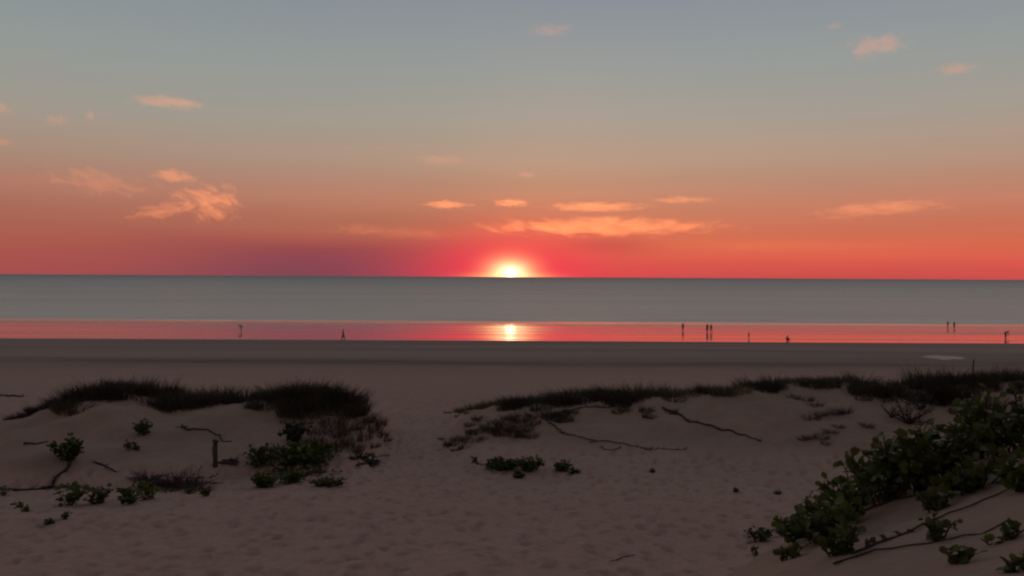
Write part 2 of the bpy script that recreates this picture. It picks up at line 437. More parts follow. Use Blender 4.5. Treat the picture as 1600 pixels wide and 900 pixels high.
# ------------------------------------------------------------------ mesh helpers
def mesh_np(name, verts, faces_flat, nper, mat, smooth=True):
    me = bpy.data.meshes.new(name)
    verts = np.asarray(verts, np.float32); ff = np.asarray(faces_flat, np.int32).ravel()
    me.vertices.add(len(verts)); me.vertices.foreach_set('co', verts.ravel())
    nf = len(ff) // nper
    me.loops.add(len(ff)); me.loops.foreach_set('vertex_index', ff)
    me.polygons.add(nf); me.polygons.foreach_set('loop_start', np.arange(nf, dtype=np.int32) * nper)
    me.polygons.foreach_set('use_smooth', np.full(nf, smooth))
    me.update(calc_edges=True)
    me.materials.append(mat)
    return me
class MB:
    """collects verts and faces of one mesh"""
    def __init__(self): self.v = []; self.f = []
    def strip(self, pts, sides):
        """tapered ribbon: pts centre line, sides half-width vectors"""
        b = len(self.v)
        for p, s in zip(pts, sides): self.v += [p - s, p + s]
        for i in range(len(pts) - 1): self.f.append((b + 2 * i, b + 2 * i + 1, b + 2 * i + 3, b + 2 * i + 2))
    def tube(self, pts, radii, n=5):
        b = len(self.v)
        for i, p in enumerate(pts):
            t = (pts[min(i + 1, len(pts) - 1)] - pts[max(i - 1, 0)]).normalized()
            a = t.cross(Vector((0.31, 0.2, 0.93)))
            if a.length < 1e-3: a = t.cross(Vector((1, 0, 0)))
            a.normalize(); c = t.cross(a)
            for k in range(n):
                w = 2 * math.pi * k / n
                self.v.append(p + (a * math.cos(w) + c * math.sin(w)) * radii[i])
        for i in range(len(pts) - 1):
            for k in range(n):
                k2 = (k + 1) % n
                self.f.append((b + i * n + k, b + i * n + k2, b + (i + 1) * n + k2, b + (i + 1) * n + k))
        self.f.append(tuple(b + k for k in range(n))[::-1])
        self.f.append(tuple(b + (len(pts) - 1) * n + k for k in range(n)))
    def leaf(self, base, tip_dir, normal, length, width):
        """broad leaf folded along its midrib, rounded with a notch at the tip"""
        t = tip_dir.normalized(); s = t.cross(normal).normalized(); nn = s.cross(t)
        b = len(self.v)
        prof = [(0.0, 0.06), (0.25, 0.34), (0.55, 0.50), (0.82, 0.42), (1.0, 0.16)]
        for u, w in prof:
            droop = nn * (-0.16 * u * u * length)
            self.v.append(base + t * (u * length * (0.93 if u == 1 else 1)) + droop)
            self.v.append(base + t * (u * length) + s * (w * width) + nn * (0.22 * w * width) + droop)
            self.v.append(base + t * (u * length) - s * (w * width) + nn * (0.22 * w * width) + droop)
        for i in range(4):
            o = b + 3 * i
            self.f += [(o, o + 1, o + 4, o + 3), (o, o + 3, o + 5, o + 2)]
    def mesh(self, name, mat, smooth=True):
        me = bpy.data.meshes.new(name)
        me.from_pydata([tuple(v) for v in self.v], [], self.f)
        me.polygons.foreach_set('use_smooth', np.full(len(self.f), smooth))
        me.materials.append(mat); me.update()
        return me
def link(name, data, parent=None, loc=None, rot=None, scale=None):
    o = bpy.data.objects.new(name, data); C.objects.link(o)
    if parent is not None: o.parent = parent
    if loc is not None: o.location = loc
    if rot is not None: o.rotation_euler = rot
    if scale is not None: o.scale = scale
    return o
def tag(o, label=None, cat=None, group=None, kind=None):
    if label: o['label'] = label
    if cat: o['category'] = cat
    if group: o['group'] = group
    if kind: o['kind'] = kind
    return o
def rv(a=1.0): return Vector((random.uniform(-a, a), random.uniform(-a, a), random.uniform(-a, a)))

# ------------------------------------------------------------------ ground sheet
def build_ground():
    ds = np.concatenate([np.linspace(-40, 2.5, 60, endpoint=False), np.exp(np.linspace(math.log(2.5), math.log(60), 560, endpoint=False)), np.exp(np.linspace(math.log(60), math.log(900), 200))])
    s = np.linspace(-1, 1, 900)
    t = 0.6 * s + 0.4 * s ** 3
    w = 6 + 1.1 * np.clip(ds, 0, None) + np.clip(-ds, 0, None) * 0.8
    Xg = w[:, None] * t[None, :]
    Yg = np.repeat(ds[:, None], len(s), 1)
    Zg = height(Xg, Yg)
    # trampled sand on the track: overlapping footprints
    cell = 0.40
    track = (1 - sstep(38, 58, Yg)) * sstep(3, 6, Yg)
    low = 1 - sstep(0.10, 0.45, Zg - CAM_Z - np.interp(Yg, _td, _tz) - 0.1)
    mask = track * np.clip(low + 0.12, 0, 1)
    jx, jy = np.floor(Xg / cell), np.floor(Yg / cell)
    pit = np.zeros_like(Zg)
    for ox in (-1, 0, 1):
        for oy in (-1, 0, 1):
            cx, cy = jx + ox, jy + oy
            px_ = (cx + 0.1 + 0.8 * hash2(cx, cy, 1)) * cell; py_ = (cy + 0.1 + 0.8 * hash2(cx, cy, 2)) * cell
            an = hash2(cx, cy, 3) * 1.2 - 0.6
            dep = np.clip(hash2(cx, cy, 4) * 1.5 - 0.35, 0, 1)
            ux = (Xg - px_) * np.cos(an) + (Yg - py_) * np.sin(an); uy = -(Xg - px_) * np.sin(an) + (Yg - py_) * np.cos(an)
            q = (ux / 0.10) ** 2 + (uy / 0.18) ** 2
            pit += dep * (-np.exp(-q) * 0.105 + np.exp(-((np.sqrt(q) - 1.5) / 0.45) ** 2) * 0.032)
    Zg = Zg + pit * mask
    Zg += (1 - sstep(35, 60, Yg)) * fbm(Xg * 3.1, Yg * 3.1, 3, 101) * 0.035 * (0.35 + 0.65 * mask)
    nr, nc = Xg.shape
    idx = np.arange(nr * nc).reshape(nr, nc)
    faces = np.stack([idx[:-1, :-1], idx[:-1, 1:], idx[1:, 1:], idx[1:, :-1]], -1).reshape(-1, 4)
    me = mesh_np('beach_sand', np.stack([Xg, Yg, Zg], -1).reshape(-1, 3), faces, 4, M['sand'])
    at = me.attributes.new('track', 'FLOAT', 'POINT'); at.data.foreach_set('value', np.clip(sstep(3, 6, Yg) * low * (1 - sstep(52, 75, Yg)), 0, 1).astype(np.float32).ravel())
    o = link('beach_sand', me); tag(o, kind='structure')
build_ground()

def build_sea():
    ds = np.concatenate([np.linspace(205, 330, 170, endpoint=False), np.exp(np.linspace(math.log(330), math.log(90000), 160))])
    t = np.linspace(-1, 1, 260)
    Xg = (40 + 1.4 * ds)[:, None] * t[None, :]
    Yg = np.repeat(ds[:, None], len(t), 1)
    Zg = np.zeros_like(Xg)
    for yc, a, wd, sd in ((252, 0.16, 1.7, 3), (263, 0.20, 2.0, 5), (281, 0.15, 2.2, 8), (306, 0.12, 3.0, 12)):
        line = yc + fbm(Xg * 0.012, 0 * Xg + sd, 3, sd) * 9
        amp = np.clip(fbm(Xg * 0.016, 0 * Xg + sd * 2, 2, sd + 40) * 2.4 + 0.35, 0, 1)
        Zg += a * amp * np.exp(-((Yg - line) / wd) ** 2)
    nr, nc = Xg.shape
    idx = np.arange(nr * nc).reshape(nr, nc)
    faces = np.stack([idx[:-1, :-1], idx[:-1, 1:], idx[1:, 1:], idx[1:, :-1]], -1).reshape(-1, 4)
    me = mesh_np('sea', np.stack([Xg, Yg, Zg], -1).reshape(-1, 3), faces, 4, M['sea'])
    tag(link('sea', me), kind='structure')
build_sea()

def build_puddle():
    bm = bmesh.new()
    vs = []
    for k in range(40):
        a = 2 * math.pi * k / 40
        r = 1 + 0.16 * math.sin(2 * a + 1) + 0.10 * math.sin(5 * a) + 0.05 * math.sin(9 * a + 2)
        vs.append(bm.verts.new((PUD[0] + 1.9 * r * math.cos(a), PUD[1] + 2.6 * r * math.sin(a), PUD[2] - 0.11)))
    bm.faces.new(vs)
    me = bpy.data.meshes.new('puddle'); bm.to_mesh(me); bm.free(); me.materials.append(M['puddle'])
    tag(link('puddle', me), kind='structure')
build_puddle()

# ------------------------------------------------------------------ clouds
def unit_ball():
    bm = bmesh.new(); bmesh.ops.create_icosphere(bm, subdivisions=3, radius=1.0)
    me = bpy.data.meshes.new('cloud'); bm.to_mesh(me); bm.free(); me.materials.append(M['cloud'])
    return me
BALL = unit_ball()
def cloud(px, py, hw, hh, tau, stretch, ragged, tilt, label):
    e = max(0.6, (horizon(px) - py) / F * 57.3)
    dist = min(42000.0, 4200.0 / math.tan(R(e)))
    p = at_depth(px, py, dist)
    ax, azz = hw / F * dist * 1.35, hh / F * dist * 1.6
    ay = max(0.45 * ax, azz)
    o = link('cloud', BALL, None, p, (0, R(tilt), -math.atan2(p.x, p.y)), (ax, ay, azz))
    o.color = (0.55 * tau / ay, stretch, ragged, 1)
    tag(o, label, 'cloud', 'small sunset clouds')
    return o
for c in [
    (860, 46, 46, 12, 0.13, 2.0, 1.0, 0, 'faint pale wisp of cloud high above the sun'),
    (1372, 71, 58, 19, 0.38, 2.0, 1.3, -2, 'pale pink cloud of several thin streaks, highest over the long dune'),
    (1495, 107, 38, 12, 0.36, 2.0, 1.0, 0, 'small pale pink cloud just below the streaked highest cloud'),
    (1302, 41, 20, 6, 0.15, 2.0, 1.0, 0, 'tiny faint wisp beside the streaked highest cloud'),
    (262, 159, 70, 11, 0.5, 1.8, 1.0, 0, 'thin peach cloud lying level high over the detached mound'),
    (-4, 168, 30, 12, 0.35, 2.0, 1.0, 0, 'small peach wisp level with the thin peach cloud, cut by the frame'),
    (88, 189, 26, 10, 0.2, 2.0, 1.1, -8, 'small dim broken wisp below the thin peach cloud'),
    (141, 180, 9, 10, 0.2, 1.3, 1.0, 0, 'tiny upright fleck of cloud below the thin peach cloud'),
    (2, 222, 22, 8, 0.5, 1.8, 0.8, 0, 'small salmon wisp below the others, cut by the frame'),
    (690, 250, 62, 10, 0.08, 2.2, 1.0, 0, 'faint level wisp high above the small yellow clouds'),
    (822, 273, 22, 5, 0.12, 2.0, 0.8, 0, 'tiny faint wisp straight above the sun'),
    (150, 284, 84, 22, 0.28, 2.4, 1.5, 6, 'broken salmon cloud of small tufts beside the large ragged cloud'),
    (270, 275, 46, 12, 0.6, 1.8, 0.9, 2, 'short bright salmon cloud above the large ragged cloud'),
    (328, 316, 58, 30, 0.62, 1.8, 1.3, 6, 'large ragged orange cloud over the detached mound'),
    (252, 329, 58, 13, 0.5, 1.8, 1.1, -14, 'slanting orange arm reaching out from the large ragged cloud'),
    (698, 320, 48, 7, 0.55, 1.8, 1.0, 0, 'short yellow streak apart from the other yellow clouds'),
    (798, 317, 36, 7, 0.6, 2.2, 1.1, 0, 'small yellow cloud nearest above the sun, broken in two'),
    (930, 323, 98, 8, 0.55, 2.8, 1.1, 0, 'thin level yellow streak above the longest cloud'),
    (1066, 312, 68, 6, 0.32, 2.2, 1.0, 0, 'thin yellow streak above the end of the longest cloud'),
    (1380, 325, 116, 13, 0.6, 2.6, 1.1, -3, 'long tapering golden cloud alone over the long dune'),
    (945, 355, 232, 14, 0.75, 4.2, 1.3, 0, 'longest cloud, a bright golden ragged streak just above the sun'),
    (640, 364, 85, 11, 0.07, 3.0, 1.3, 3, 'dim pink ragged cloud trailing from the longest cloud'),
    (560, 358, 52, 10, 0.08, 2.6, 1.4, 0, 'dimmest pink wisp at the tail of the pink ragged cloud'),
    (1230, 384, 240, 12, 0.07, 2.0, 0.6, 0, 'broad faint orange veil of cloud low over the sea'),
]: cloud(*c)

# ------------------------------------------------------------------ grass
def tuft_mesh(name, mat, n, hgt, spread, bw, lean):
    mb = MB()
    for i in range(n):
        a = random.uniform(0, 6.283); r = spread * math.sqrt(random.random())
        base = Vector((r * math.cos(a), r * math.sin(a), -0.06))
        h = hgt * random.uniform(0.30, 1.0) * (1.35 if random.random() < 0.12 else 1.0)
        out = Vector((math.cos(a), math.sin(a), 0)) * random.uniform(0.1, 1.0) * lean * h + Vector((random.uniform(-.2, .2), random.uniform(-.2, .2), 0)) * h
        side = Vector((random.uniform(-1, 1), random.uniform(-1, 1), 0)).normalized() * bw * random.uniform(0.6, 1.3)
        pts, sd = [], []
        for k in range(4):
            u = k / 3
            pts.append(base + out * u ** 1.8 + Vector((0, 0, h * (u - 0.28 * lean * u * u))))
            sd.append(side * (1 - 0.93 * u))
        mb.strip(pts, sd)
    return mb.mesh(name, mat, False)
TUFT = {
    'dark': [tuft_mesh('grass_tuft', M['grass'], 270, 0.66, 0.60, 0.012, 0.85) for _ in range(4)],
    'olive': [tuft_mesh('grass_tuft', M['grass_o'], 230, 0.40, 0.62, 0.013, 0.8) for _ in range(3)],
    'brown': [tuft_mesh('grass_tuft', M['grass_b'], 170, 0.52, 0.42, 0.012, 1.1) for _ in range(3)],
}
def tuft(kind, p, s, label, group, sz=None):
    o = link('dry_tuft' if kind == 'brown' else 'grass_tuft', random.choice(TUFT[kind]), None, (p.x, p.y, p.z), (random.uniform(-.12, .12), random.uniform(-.12, .12), random.uniform(0, 6.28)), (s, s, s * (sz or random.uniform(0.8, 1.15))))
    tag(o, label, 'grass tuft', group)
    return o
def crest_line(pts, depth):
    """ground points along a dune crest given in photo columns"""
    out = []
    for px in pts:
        x0 = (px - 800) / F * depth
        ys = np.arange(depth - 4, depth + 4, 0.2)
        xs = x0 * ys / depth
        zs = height(xs, ys)
        k = int(np.argmax((zs - CAM_Z) / ys))          # the skyline of the sand
        out.append((Vector((float(xs[k]), float(ys[k]), float(zs[k])))))
    return out
def scatter(kind, lo, hi, n, depth, jd, smin, smax, label, group, dens=None, sz=None):
    cols = []
    while len(cols) < n:
        c = random.uniform(lo, hi)
        patch = 0.45 + 1.1 * (float(vnoise(np.array(c / 22.0), np.array(0.5), 7)) + 0.5)
        if random.random() < patch * (1.0 if dens is None else dens(c)): cols.append(c)
    for c, p in zip(cols, crest_line(cols, depth)):
        y = p.y + random.uniform(*jd); x = p.x * y / p.y + random.uniform(-.2, .2)
        tuft(kind, Vector((x, y, ground(x, y))), random.uniform(smin, smax), label, group, sz)
LG = 'tufts on the crest of the detached mound'
scatter('dark', 105, 270, 26, LC, (-1.6, 0.5), 0.5, 1.3, 'dark grass tuft on the highest hump of the detached mound', LG)
scatter('dark', 240, 350, 30, LC, (-2.6, -0.1), 0.6, 1.25, 'dark grass tuft filling the dip between the humps of the detached mound', 'tufts in the dip of the detached mound')
scatter('dark', 330, 560, 44, LC, (-1.7, 0.5), 0.5, 1.25, 'dark grass tuft along the level part of the detached mound crest', 'tufts on the level crest of the detached mound', lambda c: 0.6 + 0.4 * (c < 440))
scatter('dark', 440, 560, 20, LC, (-2.4, 0.3), 0.85, 1.45, 'tall dark grass tuft on the mound hump beside the sandy gap', 'tall tufts beside the sandy gap')
scatter('dark', 22, 118, 24, LC, (-1.2, 0.4), 0.55, 0.85, 'low dark grass tuft on the thinning tail of the detached mound', 'tufts on the tail of the detached mound', lambda c: 0.3 + c / 170, 0.6)
for px, py, s in [(520, 655, .9), (545, 662, 1), (500, 668, .8), (530, 685, .9), (560, 676, .9), (512, 690, .8), (575, 664, .9), (548, 695, .8), (585, 655, 0.9), (565, 650, 1.0), (592, 672, .7), (580, 690, .6), (600, 680, .5), (538, 640, 1.0), (555, 640, .9), (490, 684, .6), (525, 672, .9)]:
    tuft('brown', hit(px, py + 8), s * 1.25, 'dry brown grass tuft hanging down the end of the detached mound', 'dry tufts on the end of the detached mound')
RG = 'tufts on the crest of the long dune'
scatter('dark', 790, 1065, 46, RC, (-1.9, 0.4), 0.6, 1.2, 'dark grass tuft on the lower end of the long dune crest', RG)
scatter('dark', 1060, 1330, 26, RC, (-1.2, 0.5), 0.5, 1.0, 'dark grass tuft among olive ones on the long dune crest', 'dark tufts among the olive ones', lambda c: 0.5 + 0.5 * (1180 < c < 1310))
scatter('dark', 1340, 1630, 52, RC, (-2.4, 0.6), 0.6, 1.3, 'dark grass tuft on the highest part of the long dune above the dead bushes', 'tufts on the highest part of the long dune')
scatter('olive', 722, 850, 20, RC, (-0.7, 0.5), 0.7, 1.0, 'olive yellow grass tuft at the tip of the long dune', 'olive tufts at the tip of the long dune')
scatter('olive', 1040, 1340, 32, RC, (-1.0, 0.3), 0.75, 1.05, 'olive grass tuft among dark ones on the middle of the long dune', 'olive tufts on the long dune')
for px, py, s in [(705, 690, .6), (720, 682, .7), (735, 685, .8), (742, 672, .7), (755, 680, .5), (760, 662, .8), (775, 655, .9), (790, 662, 1), (805, 668, 1), (820, 665, 1), (830, 655, 1), (798, 648, 1), (812, 650, 1), (768, 668, .6), (700, 640, .4), (715, 645, .4), (730, 640, .5), (690, 680, .4), (835, 645, .9), (845, 636, .9), (785, 672, .8), (725, 694, .6), (712, 698, .5), (808, 676, .9), (822, 676, .8), (748, 650, .6), (735, 660, .5)]:
    tuft('brown' if random.random() < 0.55 else 'dark', hit(px, py + 6), s * 0.85, 'dark brown grass tuft spilling down the tip of the long dune', 'brown tufts at the tip of the long dune')
for px, py, s in [(870, 650, .7), (882, 653, .6), (876, 644, .6), (1010, 638, .5), (1014, 648, .45), (1050, 640, .4), (965, 640, .4), (975, 637, .4), (860, 645, .6), (892, 640, .5)]:
    tuft('dark', hit(px, py + 5), s, 'small dark grass tuft just below the crest of the long dune', 'small tufts below the crest')
for px, py, s in [(1262, 622, .5), (1275, 630, .5), (1268, 650, .6), (1282, 645, .5), (1318, 641, .6), (1306, 642, .5), (1265, 681, .45), (1285, 680, .5), (1298, 672, .45), (1310, 664, .4), (1355, 663, .45), (1255, 683, .35), (1290, 690, .3), (1345, 612, .6), (1350, 620, .6), (1378, 612, .7), (1385, 622, .6), (1240, 618, .5), (1512, 604, .5), (1470, 610, .6), (1490, 606, .6), (1445, 612, .6)]:
    tuft('brown', hit(px, py + 4), s * 1.25, 'small dry brown tuft scattered on the pale face of the long dune', 'dry tufts on the face of the long dune')
# ------------------------------------------------------------------ runners and twigs
def runner(pts, rad, label, leafy=1.0, lift=0.03, cat='vine runner', depth_pts=None, leafmat='grass_b', leaflen=0.16, group=None):
    P3 = depth_pts or [hit(*p) for p in pts]
    fine = []
    for i in range(len(P3) - 1):
        n = max(3, int((P3[i + 1] - P3[i]).length / 0.16))
        for k in range(n):
            q = P3[i].lerp(P3[i + 1], k / n)
            wv_ = min(1.0, q.y / 30.0)
            x, y = q.x + wv_ * (random.uniform(-.03, .03) + 0.10 * math.sin(2.3 * (i + k / n) + P3[0].x)), q.y + wv_ * random.uniform(-.05, .05)
            fine.append(Vector((x, y, ground(x, y) + lift * random.uniform(0.3, 1.5))))
    root = tag(link('vine_runner', None, None, fine[0]), label, cat, group)
    o0 = fine[0]
    mb = MB(); mb.tube([p - o0 for p in fine], [rad * (1 - 0.5 * i / len(fine)) for i in range(len(fine))], 6)
    link('stem', mb.mesh('stem', M['stem']), root)
    if leafy:
        lb = MB()
        ph = random.uniform(0, 50)
        for ip, p in enumerate(fine):
            dn = max(0.0, 0.4 + 2.6 * float(vnoise(np.array(ph + ip * 0.31), np.array(0.3), 3)))
            for _ in range(int(4 * leafy * dn + random.random())):
                d = Vector((random.uniform(-1, 1), random.uniform(-1, 1), random.uniform(0.0, 0.8))).normalized()
                s = d.cross(rv()).normalized() * random.uniform(0.010, 0.022)
                l = leaflen * random.uniform(0.3, 1.3)
                b = p - o0 + rv(0.03)
                lb.strip([b, b + d * l * 0.5, b + d * l + Vector((0, 0, -0.02))], [s, s * 0.8, s * 0.1])
        if lb.v:
            o = link('leaf_tufts', lb.mesh('leaf_tufts', M[leafmat], False), root); o['kind'] = 'stuff'
    return root
runner([(1038, 640), (1060, 650), (1085, 660), (1120, 670), (1160, 682), (1200, 692)], 0.045, 'long dark vine runner slanting straight down the face of the long dune', 2.0)
runner([(842, 654), (870, 668), (890, 680), (912, 687), (940, 690)], 0.03, 'curved vine runner sagging below the crest of the long dune', 1.0)
runner([(858, 652), (880, 644), (900, 640), (935, 637), (970, 639)], 0.03, 'arched vine runner close under the crest of the long dune', 1.6)
runner([(920, 692), (955, 690), (980, 696), (1010, 703), (1040, 702), (1075, 705)], 0.02, 'broken dry vine runner lying at the foot of the long dune', 1.3)
runner([(938, 698), (950, 704), (975, 700)], 0.02, 'short tangle of dry vine above the green vine patches', 2.2)
runner([(278, 668), (298, 672), (325, 673), (340, 682), (352, 690), (368, 692)], 0.03, 'arching leafy vine runner on the face of the detached mound', 2.6, leafmat='leaf')
runner([(40, 696), (55, 694), (78, 692)], 0.03, 'short dark vine runner beside the round green bush', 1.6)
runner([(108, 722), (100, 738), (88, 750), (78, 762)], 0.05, 'dangling root trailing below the round green bush', 1.2)
runner([(0, 766), (40, 767), (80, 763), (130, 764), (180, 768)], 0.04, 'dark strip added as scarp shade along the foot of the detached mound', 2.2)  # leafy strip laid here to stand in for the scarp's shadow
runner([(545, 716), (570, 718), (592, 714), (612, 712)], 0.025, 'low dark runner at the end of the detached mound', 2.4, leafmat='grass')
runner([(555, 728), (580, 728), (600, 722)], 0.02, 'lower of two dark runners at the end of the detached mound', 2.0, leafmat='grass')
runner([(145, 722), (170, 732), (195, 745)], 0.03, 'short root slanting into the dry brush pile', 1.0)
runner([(735, 674), (760, 672), (785, 678)], 0.02, 'thin runner under the brown tufts at the tip of the long dune', 0.8)
runner([(1172, 850), (1230, 836), (1290, 818), (1350, 800)], 0.007, 'thin bare runner along the edge of the near sand bank', 0.3, 0.01, leaflen=0.06)
runner([(1325, 868), (1390, 846), (1440, 822), (1500, 800), (1560, 775), (1610, 748)], 0.008, 'long bare runner crossing the near sand bank', 0.5, 0.01, leaflen=0.07)
runner([(1300, 885), (1370, 862), (1450, 852), (1530, 836), (1605, 800)], 0.007, 'lowest bare runner crossing the near sand bank', 0.4, 0.01, leaflen=0.07)
runner([(1350, 800), (1400, 782), (1450, 772), (1500, 758)], 0.009, 'short runner under the leafy vine on the near sand bank', 0.5, 0.01, leaflen=0.07)
runner([(-8, 618), (15, 619), (38, 620)], 0.06, 'dark strip of washed up weed on the flat sand behind the mound tail', 1.5, cat='seaweed', leafmat='grass')
runner([(945, 880), (970, 874), (1002, 866)], 0.012, 'dark stick lying on the trampled sand', 0.0, 0.012, cat='stick')

def twig_bush(name, p, w, h, n, label, mat='twig', cat='dead bush', rad=0.012, droop=0.0):
    root = tag(link(name, None, None, p), label, cat)
    for i in range(n):
        mb = MB()
        a = random.uniform(0, 6.283)
        end = Vector((math.cos(a) * w * random.uniform(0.3, 1), math.sin(a) * w * random.uniform(0.2, 0.7), h * random.uniform(0.45, 1.0)))
        pts = [Vector((random.uniform(-.06, .06) * w, random.uniform(-.05, .05), -0.05))]
        for k in range(1, 6):
            u = k / 5
            q = end * u + rv(0.05 * w); q.z = max(q.z - droop * u * u * h, 0.01)
            pts.append(q)
        mb.tube(pts, [rad * (1.1 - 0.85 * k / 5) for k in range(6)], 5)
        for _ in range(5):
            b = pts[random.randint(2, 5)]
            e = b + (end.normalized() * 0.6 + rv(0.7)) * random.uniform(0.12, 0.3) * max(w, h)
            e.z = max(e.z, 0.02)
            mb.tube([b, b.lerp(e, 0.5) + rv(0.02), e], [rad * 0.55, rad * 0.4, rad * 0.2], 4)
        link('twig', mb.mesh('twig', M[mat]), root)
    return root
def pt(px, py): return hit(px, py)
twig_bush('dead_bush', pt(1420, 662), 1.1, 0.75, 16, 'bare spreading dead bush on the long dune behind the leafy bank', rad=0.028)
twig_bush('dead_bush', pt(1392, 652), 0.6, 0.4, 10, 'smaller bare bush low beside the spreading dead bush', rad=0.024)
twig_bush('dead_bush', pt(1440, 640), 0.9, 0.6, 11, 'bare bush on the slope above the spreading dead bush', rad=0.024)
twig_bush('brush_pile', pt(272, 762), 1.25, 0.62, 42, 'dense pile of dry brown brush at the foot of the detached mound', cat='brush pile', rad=0.018, droop=0.5)
twig_bush('brush_pile', pt(232, 752), 0.7, 0.40, 18, 'smaller thin heap of dry brush against the brown brush pile', cat='brush pile', rad=0.014, droop=0.5)
for px, py in [(255, 764), (275, 768), (295, 764), (310, 768), (240, 756), (265, 756), (285, 758)]:
    tuft('brown', pt(px, py), random.uniform(.7, .95), 'dry grass tuft caught in the brown brush pile', 'tufts in the brush pile', 0.8)

# ------------------------------------------------------------------ leafy plants
LEAVES = {}
for key, mat in (('leaf', 'leaf'), ('leaf_y', 'leaf_y'), ('leaf_grey', 'leaf_grey')):
    LEAVES[key] = []
    for i in range(4):
        mb = MB()
        mb.leaf(Vector((0, 0, 0)), Vector((0, 1, 0.05 * i)), Vector((0, 0, 1)), 1.0, random.uniform(0.72, 0.98))
        LEAVES[key].append(mb.mesh('leaf', M[mat]))

def stems_and_leaves(w, h, nst, nlv, flat=0.5, wy=0.6):
    """curved stems from one root and the leaf seats along them (point, direction, normal)"""
    stems, seats = [], []
    for i in range(nst):
        a = random.uniform(0, 6.283)
        end = Vector((math.cos(a) * w * random.uniform(.25, 1), math.sin(a) * w * wy * random.uniform(.25, 1), h * random.uniform(.35, 1)))
        start = Vector((end.x * 0.35 * random.random(), end.y * 0.35 * random.random(), -0.04))
        mid = start.lerp(end, 0.5) + Vector((0, 0, h * 0.22)) + rv(0.06 * w)
        pts = [start.lerp(mid, u).lerp(mid.lerp(end, u), u) for u in (0, .2, .4, .6, .8, 1)]
        stems.append(pts)
        for k in range(nlv):
            u = random.uniform(0.12, 1.0)
            b = start.lerp(mid, u).lerp(mid.lerp(end, u), u)
            d = Vector((random.uniform(-1, 1), random.uniform(-1, 1), random.uniform(-0.15, 0.9))).normalized()
            nn = (Vector((0, 0, 1)) * flat + rv(0.8)).normalized()
            seats.append((b, d, nn))
    return stems, seats
def vine_plant(name, p, w, h, nst, nlv, size, label, cat='vine', kind='leaf', single=True, wy=0.6, ymix=0.08, group=None, rad=0.007, conform=True):
    root = tag(link(name, None, None, p), label, cat, group)
    stems, seats = stems_and_leaves(w, h, nst, nlv, wy=wy)
    def settle(v):
        return Vector((v.x, v.y, v.z + (ground(p.x + v.x, p.y + v.y) - p.z))) if conform else v
    mb = MB()
    for s in stems: mb.tube([settle(v) for v in s], [rad * (1 - 0.1 * k) for k in range(6)], 5)
    joined = MB(); joined_y = MB()
    for i, (b, d, nn) in enumerate(seats):
        b = settle(b)
        L = size * random.uniform(0.7, 1.2)
        foot = b + d * L * 0.35
        gz = ground(p.x + foot.x, p.y + foot.y) - p.z
        foot.z = max(foot.z, gz + 0.012)
        if single: mb.tube([b, b.lerp(foot, 0.5) + Vector((0, 0, 0.005)), foot], [rad * .45] * 3, 4)
        yl = random.random() < ymix
        if single:
            t = d.normalized(); s = t.cross(nn).normalized(); n2 = s.cross(t)
            mat = Matrix((s, t, n2)).transposed().to_4x4()
            o = bpy.data.objects.new('leaf', random.choice(LEAVES['leaf_y' if yl else kind])); C.objects.link(o)
            o.parent = root
            o.matrix_local = Matrix.Translation(foot) @ mat @ Matrix.Scale(L, 4)
        else:
            (joined_y if yl else joined).leaf(foot, d, nn, L, L * random.uniform(.7, .95))
    link('stems', mb.mesh('stems', M['stem']), root)
    for jb, k in ((joined, kind), (joined_y, 'leaf_y')):
        if jb.v:
            o = link('foliage', jb.mesh('foliage', M[k]), root); o['kind'] = 'stuff'
    return root

# mid-distance plants (leaves too small to pick apart)
far = dict(single=False)
vine_plant('green_bush', pt(106, 718), 0.50, 0.62, 34, 9, 0.12, 'round green bush standing alone on the detached mound', 'bush', wy=0.8, rad=0.014, ymix=.05, **far)
vine_plant('green_bush', pt(225, 679), 0.34, 0.42, 20, 9, 0.11, 'small green bush high on the bare face of the detached mound', 'bush', wy=0.8, rad=0.012, ymix=.12, **far)
vine_plant('seedling', pt(199, 704), 0.14, 0.28, 5, 6, 0.09, 'thin yellowish seedling below the small green bush', 'seedling', ymix=.6, **far)
vine_plant('seedling', pt(212, 703), 0.15, 0.18, 6, 6, 0.09, 'low dark seedling paired with the yellowish one', 'seedling', **far)
vine_plant('seedling', pt(108, 790), 0.40, 0.46, 14, 8, 0.13, 'bright green leafy seedling at the foot of the mound near the dangling root', 'seedling', **far)
vine_plant('seedling', pt(152, 787), 0.34, 0.36, 14, 7, 0.11, 'browning seedling between two bright green ones', 'seedling', ymix=.75, **far)
vine_plant('seedling', pt(204, 787), 0.34, 0.36, 14, 8, 0.12, 'wide green seedling with dark leaf tips in front of the brush pile', 'seedling', ymix=.15, **far)
vine_plant('seedling', pt(228, 781), 0.28, 0.36, 10, 8, 0.12, 'bright green seedling crowding the wide one by the brush pile', 'seedling', **far)
vine_plant('seedling', pt(320, 776), 0.12, 0.24, 5, 6, 0.09, 'little dark seedling on the sand beside the brush pile', 'seedling', **far)
vine_plant('vine_patch', pt(410, 722), 0.75, 0.34, 34, 9, 0.12, 'green vine patch beside the wooden stake', 'vine', **far)
vine_plant('vine_patch', pt(465, 724), 1.1, 0.42, 60, 9, 0.12, 'largest green vine patch in the hollow of the detached mound', 'vine', wy=.5, **far)
vine_plant('vine_patch', pt(505, 712), 0.65, 0.30, 30, 8, 0.12, 'green vine patch below the dry brown hanging tufts', 'vine', **far)
vine_plant('vine_patch', pt(412, 762), 0.45, 0.34, 26, 9, 0.12, 'dark round vine clump at the lower edge of the mound', 'vine', **far)
vine_plant('vine_patch', pt(455, 754), 0.6, 0.26, 26, 8, 0.11, 'low vine patch next to the dark round clump', 'vine', **far)
